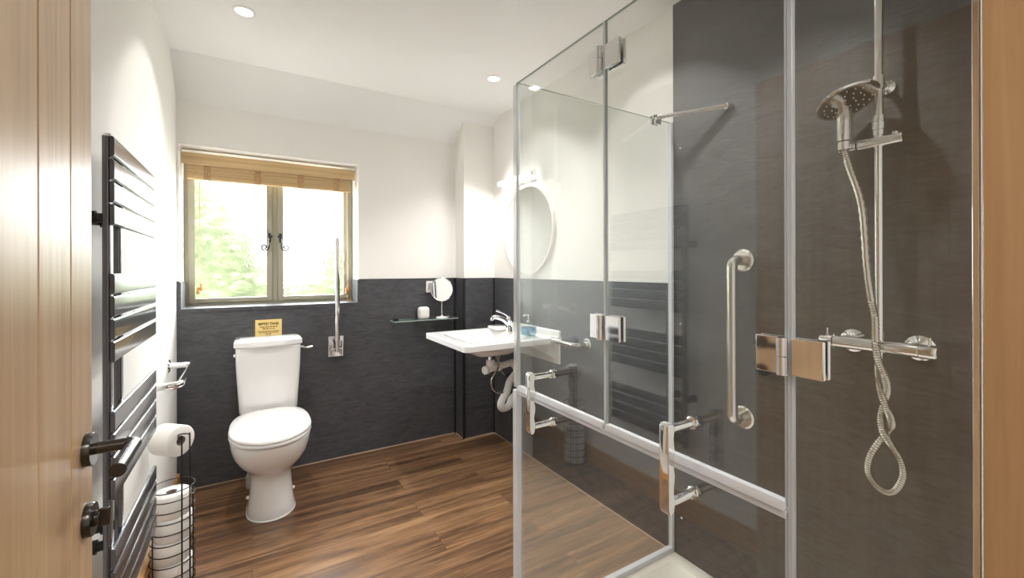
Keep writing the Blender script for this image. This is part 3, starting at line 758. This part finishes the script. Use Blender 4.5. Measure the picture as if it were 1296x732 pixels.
# ------------------------------------------------------------------ downlights
DL = [(-.026, 2.292, 'recessed downlight in the ceiling over the toilet', 34), (1.274, 2.309, 'recessed downlight in the ceiling over the basin', 36),
      (1.27, 1.34, 'recessed downlight in the ceiling above the shower screen', 40), (1.12, .82, 'recessed downlight in the ceiling above the shower tray', 34), (.10, .80, 'added unseen downlight in the ceiling just inside the oak door', 5)]  # last downlight is added out of view to light door, radiator and floor
for x, y, lb, e in DL:
    t = thing('downlight', (x, y, HC), lb, 'downlight', 'ceiling downlights')
    build('trim_ring', MB().lathe([(.034, 0), (.046, 0), (.045, .004), (.036, .006)], (x, y, HC), (0, 0, -1), 40, closed=True), M['plastic'], t)
    build('diffuser', MB().lathe([(0, 0), (.035, 0), (.035, .003), (0, .003)], (x, y, HC), (0, 0, -1), 32), M['led'], t)
    l = bpy.data.lights.new('downlight_beam', 'SPOT'); l.energy = e; l.spot_size = math.radians(112); l.spot_blend = .8; l.shadow_soft_size = .026; l.color = (1, .975, .945)
    o = bpy.data.objects.new('downlight_beam', l); COL.objects.link(o); o.location = (x, y, HC - .02); o.parent = t; o.matrix_parent_inverse = Matrix.Translation(-t.location)

# ------------------------------------------------------------------ shower enclosure
GX = .77
def slab(x0, x1, y0, y1, z0, z1, thin):
    mb = MB().box(x0, x1, y0, y1, z0, z1)
    # faces: 0 x0, 1 x1, 2 y0, 3 y1, 4 z0, 5 z1
    for i in range(6):
        ax = i // 2
        mb.mi[i] = 0 if 'xyz'[ax] == thin else 1
    return mb
GM = [M['glass'], M['glassedge']]
ti = thing('shower_tray', (1.2, .7, 0), 'low off-white shower tray behind the glass doors', 'shower tray')
TX0, TX1, TY0, TY1 = .745 + .01, XS - .0005, YN + .001, 1.285
outer = rrect(TX0, TX1, TY0, TY1, .012); 
def rr_(o, z, r): return [(x, y, z) for x, y in rrect(TX0 + o, TX1 - o, TY0 + o, TY1 - o, r)]
build('tray_body', MB().loft([rr_(0, 0.0005, .012), rr_(0, .012, .012), rr_(.003, .015, .012), rr_(.055, .015, .04), rr_(.062, .012, .04), rr_(.075, .003, .04), rr_(.3, .002, .05)]), M['tray'], ti, angle=50)
build('drain', MB().lathe([(0, 0), (.045, 0), (.043, .004), (0, .005)], (1.2, .6, .002), (0, 0, 1), 32), M['chrome'], ti)

zb = .018
ss = thing('shower_screen', (1.2, 1.27, zb), 'fixed clear glass side screen standing at the far end of the shower', 'shower screen')
build('glass_panel', slab(.792, XS - .006, 1.266, 1.274, zb + .012, 1.922, 'y'), GM, ss, smooth=False)
build('wall_channel', MB().box(XS - .014, XS - .0003, 1.260, 1.280, zb, 1.922), M['seal2'], ss, bevel=.001)
build('bottom_channel', MB().box(.782, XS - .014, 1.258, 1.282, zb - .0025, zb + .018), M['seal2'], ss, bevel=.002)
for zz in (.18, 1.03, 1.80): build('screw_cap', MB().lathe([(0, 0), (.006, 0), (.004, .003), (0, .004)], (XS, 1.225, zz), (-1, 0, 0), 14), M['chrome'], ss)

# brace from the side screen to the wall
br = thing('screen_brace', (1.55, 1.13, 1.915), 'slim chrome brace bar from the side screen top to the shower wall', 'brace')
pa, pb_ = V((1.505, 1.262, 1.929)), V((XS - .012, 1.0, 1.910))
build('bar', MB().cyl(pa, pb_, .009, 18), M['chrome'], br)
build('wall_socket', MB().cyl(V((XS - .0003, .995, 1.910)), V((XS - .016, 1.002, 1.910)), .013, 20).cyl(pb_, pb_ + (pa - pb_).normalized() * .03, .010, 18), M['chrome'], br)
build('clamp', MB().box(1.485, 1.522, 1.256, 1.2655, 1.898, 1.936).box(1.485, 1.522, 1.2745, 1.284, 1.898, 1.936).box(1.485, 1.522, 1.256, 1.284, 1.9225, 1.936).cyl(pa, pa + (pb_ - pa).normalized() * .03, .011, 18), M['chrome'], br, bevel=.001)

# folding upper door: two leaves
Y0, Y1, Y2, Y3 = .152, .372, .809, 1.234
ZM = .866
ZT = 1.90
du = thing('shower_door', (GX, .8, ZM), 'folding upper clear glass shower door with two leaves and chrome hinges', 'shower door')
build('leaf', slab(GX - .004, GX + .004, Y2 + .004, Y3 - .004, ZM + .008, ZT, 'x'), GM, du, smooth=False)
build('leaf', slab(GX - .004, GX + .004, Y1 + .005, Y2 - .004, ZM + .008, ZT, 'x'), GM, du, smooth=False)
build('fold_seal', MB().box(GX - .005, GX + .005, Y2 - .003, Y2 + .003, ZM + .008, ZT), M['seal2'], du)
build('edge_seal', MB().box(GX - .009, GX + .007, Y3 - .010, Y3 + .012, ZM + .006, ZT - .004), M['seal'], du, bevel=.003)
build('hinge_seal', MB().box(GX - .005, GX + .005, Y1 + .0035, Y1 + .007, ZM + .006, ZT), M['seal'], du)
for a, b in ((Y2 + .004, Y3 - .012), (Y1 + .006, Y2 - .006)):
    build('bottom_seal', MB().prism([(GX - .007, ZM + .014), (GX + .006, ZM + .014), (GX + .006, ZM + .004), (GX - .011, ZM - .001), (GX - .011, ZM + .003)], 'y', a, b), M['seal2'], du)
def hinge(yc, zc, w0, w1, par):
    """plates clamp both glass edges, the barrel stands on the room side"""
    h = build('hinge', MB().box(GX - .012, GX - .0042, yc + .008, yc + w0, zc - .031, zc + .031).box(GX - .012, GX - .0042, yc - w1, yc - .006, zc - .031, zc + .031), M['chrome'], par, bevel=.0015)
    build('barrel', MB().cyl((GX - .016, yc + .006, zc + .0008), (GX - .016, yc + .006, zc + .031), .0085, 24).cyl((GX - .016, yc + .006, zc - .031), (GX - .016, yc + .006, zc - .0008), .0085, 24), M['chrome'], h)
    build('back_plate', MB().box(GX + .0042, GX + .012, yc + .008, yc + w0, zc - .031, zc + .031).box(GX + .0042, GX + .012, yc - w1, yc - .006, zc - .031, zc + .031), M['chrome'], h, bevel=.001)
hinge(Y2, 1.803, .050, .058, du)
hinge(Y2, 1.123, .048, .056, du)
hinge(Y1, 1.125, .052, .053, du)

dl = thing('shower_door', (GX, .8, zb), 'lower clear glass shower door below the horizontal mid seal', 'shower door')
build('leaf', slab(GX - .004, GX + .004, Y1 + .005, Y3 - .004, zb + .012, ZM - .012, 'x'), GM, dl, smooth=False)
build('top_seal', MB().prism([(GX - .008, ZM - .014), (GX + .008, ZM - .014), (GX + .008, ZM - .002), (GX - .004, ZM - .002), (GX - .008, ZM - .006)], 'y', Y1 + .005, Y3 - .010), M['seal2'], dl)
build('edge_seal', MB().box(GX - .012, GX + .009, Y3 - .012, Y3 + .014, zb + .004, ZM - .002), M['seal2'], dl, bevel=.003)
build('hinge_seal', MB().box(GX - .005, GX + .005, Y1 + .0035, Y1 + .007, zb + .01, ZM - .006), M['seal'], dl)
build('bottom_seal', MB().box(GX - .007, GX + .007, Y1 + .006, Y3 - .010, zb - .001, zb + .014), M['seal2'], dl)

fx = thing('shower_screen', (GX, .26, zb), 'narrow fixed clear glass panel between shower doors and oak door frame', 'shower screen')
build('glass_panel', slab(GX - .004, GX + .004, Y0 + .004, Y1 - .003, zb + .006, 2.0, 'x'), GM, fx, smooth=False)
build('wall_channel', MB().box(GX - .0085, GX + .0085, Y0, Y0 + .007, zb - .002, 2.0), M['chrome'], fx, bevel=.001)
build('edge_seal', MB().box(GX - .006, GX + .0055, Y1 - .006, Y1 + .0028, zb - .002, 2.0), M['seal'], fx, bevel=.002)

def pull(yc, label):
    t = thing('door_pull', (GX, yc, .885), label, 'door handle', 'grip handles on the shower doors')
    z0, z1 = .796, .972
    xo, xi = GX - .092, GX - .074
    poly = []
    n = 24
    for k in range(n + 1):           # wavy finger grip on the inner side, bottom to top
        zz = z0 + .016 + (z1 - z0 - .030) * k / n
        poly.append((xi + .0022 * math.sin(k / n * 6 * PI + .6), zz))
    poly += [(xi - .001, z1), (xo + .004, z1), (xo, z1 - .005), (xo, z0 + .012), (xo + .004, z0 + .003), (xo + .009, z0), (xi - .002, z0 + .004)]
    build('grip', MB().prism(poly, 'y', yc - .011, yc + .011), M['chrome'], t, bevel=.0015, angle=40)
    for zz in (.958, .816):
        p = build('post', MB().cyl((xi - .004, yc, zz), (GX - .0145, yc, zz), .0085, 24), M['chrome'], t)
        build('collar', MB().lathe([(0, 0), (.013, 0), (.013, .004), (.010, .006), (.010, .010), (0, .010)], (GX - .0043, yc, zz), (-1, 0, 0), 24), M['chrome'], p)
        build('back_stud', MB().lathe([(0, 0), (.012, 0), (.011, .005), (0, .006)], (GX + .0043, yc, zz), (1, 0, 0), 20), M['chrome'], p)
pull(1.032, 'chrome D-shaped pull handle near the free edge of the shower door')
pull(.556, 'chrome D-shaped pull handle in the middle of the shower front')

# ------------------------------------------------------------------ shower fittings
RX, RY = 1.54, .507
vv = thing('shower_valve', (XS, .52, 1.047), 'chrome thermostatic bar valve on the dark shower wall', 'shower valve')
build('valve_body', MB().cyl((RX, .618, 1.047), (RX, .420, 1.047), .0185, 28), M['chrome'], vv, bevel=.001)
for a, b in ((.62, .655), (.418, .382)):
    k = build('control_knob', MB().lathe([(0, 0), (.0195, 0), (.0195, .031), (.017, .035), (0, .035)], (RX, a, 1.047), (0, 1 if b > a else -1, 0), 28), M['chrome'], vv)
    build('stop_pin', MB().cyl((RX, (a + b) / 2, 1.064), (RX, (a + b) / 2, 1.083), .0032, 10).cyl((RX, (a + b) / 2, 1.08), (RX, (a + b) / 2, 1.086), .0045, 10), M['chrome'], k)
for y in (.592, .436):
    build('wall_rose', MB().lathe([(0, 0), (.036, 0), (.035, .006), (.02, .016), (.015, .022), (.015, .05), (0, .05)], (XS, y, 1.047), (-1, 0, 0), 32), M['chrome'], vv)
build('hose_outlet', MB().cyl((RX, RY, 1.03), (RX, RY, 1.008), .010, 18), M['chrome'], vv)
rl = thing('shower_rail', (RX, RY, 1.06), 'vertical chrome riser rail rising from the bar valve', 'shower rail')
build('rail', MB().cyl((RX, RY, 1.064), (RX, RY, 2.22), .0108, 24), M['chrome'], rl)
build('wall_bracket', MB().lathe([(0, 0), (.021, 0), (.020, .008), (.009, .014), (.009, .06), (0, .06)], (XS, RY, 1.803), (-1, 0, 0), 28).cyl((RX, RY, 1.785), (RX, RY, 1.822), .0145, 24), M['chrome'], rl)
build('collar', MB().cyl((RX, RY, 1.668), (RX, RY, 1.69), .0165, 24).cyl((RX, RY, 1.69), (RX, RY, 1.71), .015, 24).cyl((RX, RY, 1.652), (RX, RY, 1.668), .0145, 24), M['chrome'], rl, bevel=.001)
zs = 1.634
build('slider', MB().cyl((RX, .555, zs), (RX, .452, zs), .0155, 24).cyl((RX, .470, zs + .012), (RX, .470, zs + .02), .008, 16), M['chrome'], rl, bevel=.001)
build('cradle', MB().cyl((RX - .002, .5605, zs), (RX - .006, .601, zs), .0135, 24).cyl((RX - .035, .578, zs - .012), (RX - .035, .578, zs + .012), .017, 24).cyl((RX - .035, .578, zs), (RX, .578, zs), .010, 16), M['chrome'], rl, bevel=.001)
# hand shower
hx, hy = RX - .035, .578
hd = thing('hand_shower', (hx, hy, zs), 'round chrome hand shower held in the rail cradle', 'shower head')
build('handle', MB().lathe([(.012, .0125), (.0185, .016), (.0195, .085), (.018, .098), (.014, .115), (0, .126)], (hx, hy, zs), (-.02, -.01, 1), 28), M['chrome'], hd)
hn = V((-.13, -.37, -.92)).normalized(); hc = V((hx - .006, hy - .008, zs + .134))
ha, hb = frame(hn)
build('head', MB().lathe([(0, -.020), (.03, -.019), (.066, -.009), (.078, .001), (.0795, .006), (.0765, .010), (.05, .0105), (0, .0105)], hc, hn, 56), M['chrome'], hd)
face = MB().lathe([(0, .0107), (.072, .0107), (.072, .0117), (0, .0122)], hc, hn, 48)
fo = build('spray_face', face, pbr('spray_face_chrome', (.5, .48, .45, 1), .2, 1), hd)
mb = MB()
for rr0, cnt in ((.020, 6), (.040, 12), (.059, 18)):
    for k in range(cnt):
        a = 2 * PI * k / cnt + rr0 * 20
        p = hc + (ha * math.cos(a) + hb * math.sin(a)) * rr0 + hn * .0118
        mb.cyl(p, p + hn * .0022, .0017, 8)
nz = build('nozzles', mb, M['plastic'], hd); nz['kind'] = 'stuff'
# hose, laid out as a plain 3-D curve just in front of the wall
hx0 = 1.512
tw = [(.508, 1.136, 0), (.506, 1.062, 0), (.497, 1.013, -1), (.483, .973, 0), (.480, .936, 1), (.489, .899, 0), (.495, .860, -1), (.489, .819, 0), (.472, .781, .6), (.452, .746, .4), (.447, .706, .2), (.461, .664, 0), (.483, .647, 0), (.509, .658, 0), (.524, .689, -.2), (.518, .736, -.4), (.495, .789, -.6), (.477, .823, 0), (.472, .853, 1), (.480, .886, 0), (.494, .920, -1), (.503, .954, 0)]
# the two strands pass in front of and behind one another where they cross
sgn = [0, 0, -1, -1, 0, 1, 0, -1, 0, 0, 0, 0, 0, 0, 0, 0, 0, 1, 0, -1, 0, 1]
hp = [(hx, hy, zs - .012), (1.505, .566, 1.57), (1.505, .536, 1.45), (1.505, .524, 1.27), (1.507, .514, 1.18)]
hp += [(hx0 + .010 * s, y, z) for (y, z, _), s in zip(tw, sgn)]
hp += [(1.525, .506, .985), (RX, RY, 1.012)]
hpts = spline(hp, 14)
ho = tag(build('shower_hose', MB().tube(hpts, .0100, 12, rfun=lambda i: .0107 if i % 2 else .0080), M['hose'], angle=60), 'ribbed steel shower hose hanging in a twisted loop below the valve', 'shower hose')

# ------------------------------------------------------------------ light, world, camera
w = bpy.data.worlds.new('overcast_sky'); S.world = w; w.use_nodes = True
bg = w.node_tree.nodes['Background']; bg.inputs[0].default_value = (.96, .98, 1, 1); bg.inputs[1].default_value = 30.0
def area(name, loc, size, energy, rot, col=(1, 1, 1)):
    l = bpy.data.lights.new(name, 'AREA'); l.shape = 'RECTANGLE'; l.size, l.size_y = size; l.energy = energy; l.color = col
    o = bpy.data.objects.new(name, l); COL.objects.link(o); o.location = loc; o.rotation_euler = rot; return o
area('hall_fill_light', (.2, -.8, 2.47), (.5, .5), 14, (0, 0, 0), (1, .96, .92))  # unseen fill added behind the camera, no fixture in the hall
dp = area('window_daylight_portal', ((WX0 + WX1) / 2, 3.285, (WZ0 + WZ1) / 2), (WX1 - WX0, WZ1 - WZ0), 1, (math.radians(-90), 0, 0))
dp.data.cycles.is_portal = True
la = area('mirror_lamp_glow', (XP - .058, 2.535, 1.880), (.03, .42), 2.0, (0, math.radians(20), 0), (1, .97, .93))
la.parent = ml; la.matrix_parent_inverse = Matrix.Translation(-ml.location)

cam = bpy.data.cameras.new('camera'); co = bpy.data.objects.new('camera', cam); COL.objects.link(co)
yaw, roll_ = .5454, -.00255
Fv = V((math.sin(yaw), math.cos(yaw), 0)); Rv = V((math.cos(yaw), -math.sin(yaw), 0)); Uv = V((0, 0, 1))
Xc_ = Rv * math.cos(roll_) + Uv * math.sin(roll_)
Yc_ = -Rv * math.sin(roll_) + Uv * math.cos(roll_)
m = Matrix((Xc_, Yc_, -Fv)).transposed().to_4x4(); m.translation = (0, 0, CAMZ)
co.matrix_world = m
cam.sensor_width = 36; cam.sensor_fit = 'HORIZONTAL'; cam.lens = 543.457 / 1296 * 36
cam.shift_y = -(366 - 341.48) / 1296
cam.clip_start = .01
S.camera = co
S.view_settings.view_transform = 'Standard'; S.view_settings.look = 'None'; S.view_settings.gamma = 1; S.view_settings.use_curve_mapping = False
S.view_settings.exposure = 0.66
S.cycles.max_bounces = 14; S.cycles.transparent_max_bounces = 24; S.cycles.transmission_bounces = 10; S.cycles.glossy_bounces = 6; S.cycles.diffuse_bounces = 5
S.cycles.sample_clamp_direct = 4; S.cycles.sample_clamp_indirect = 6; S.cycles.blur_glossy = .5
try:
    S.cycles.use_denoising = True
except Exception:
    pass
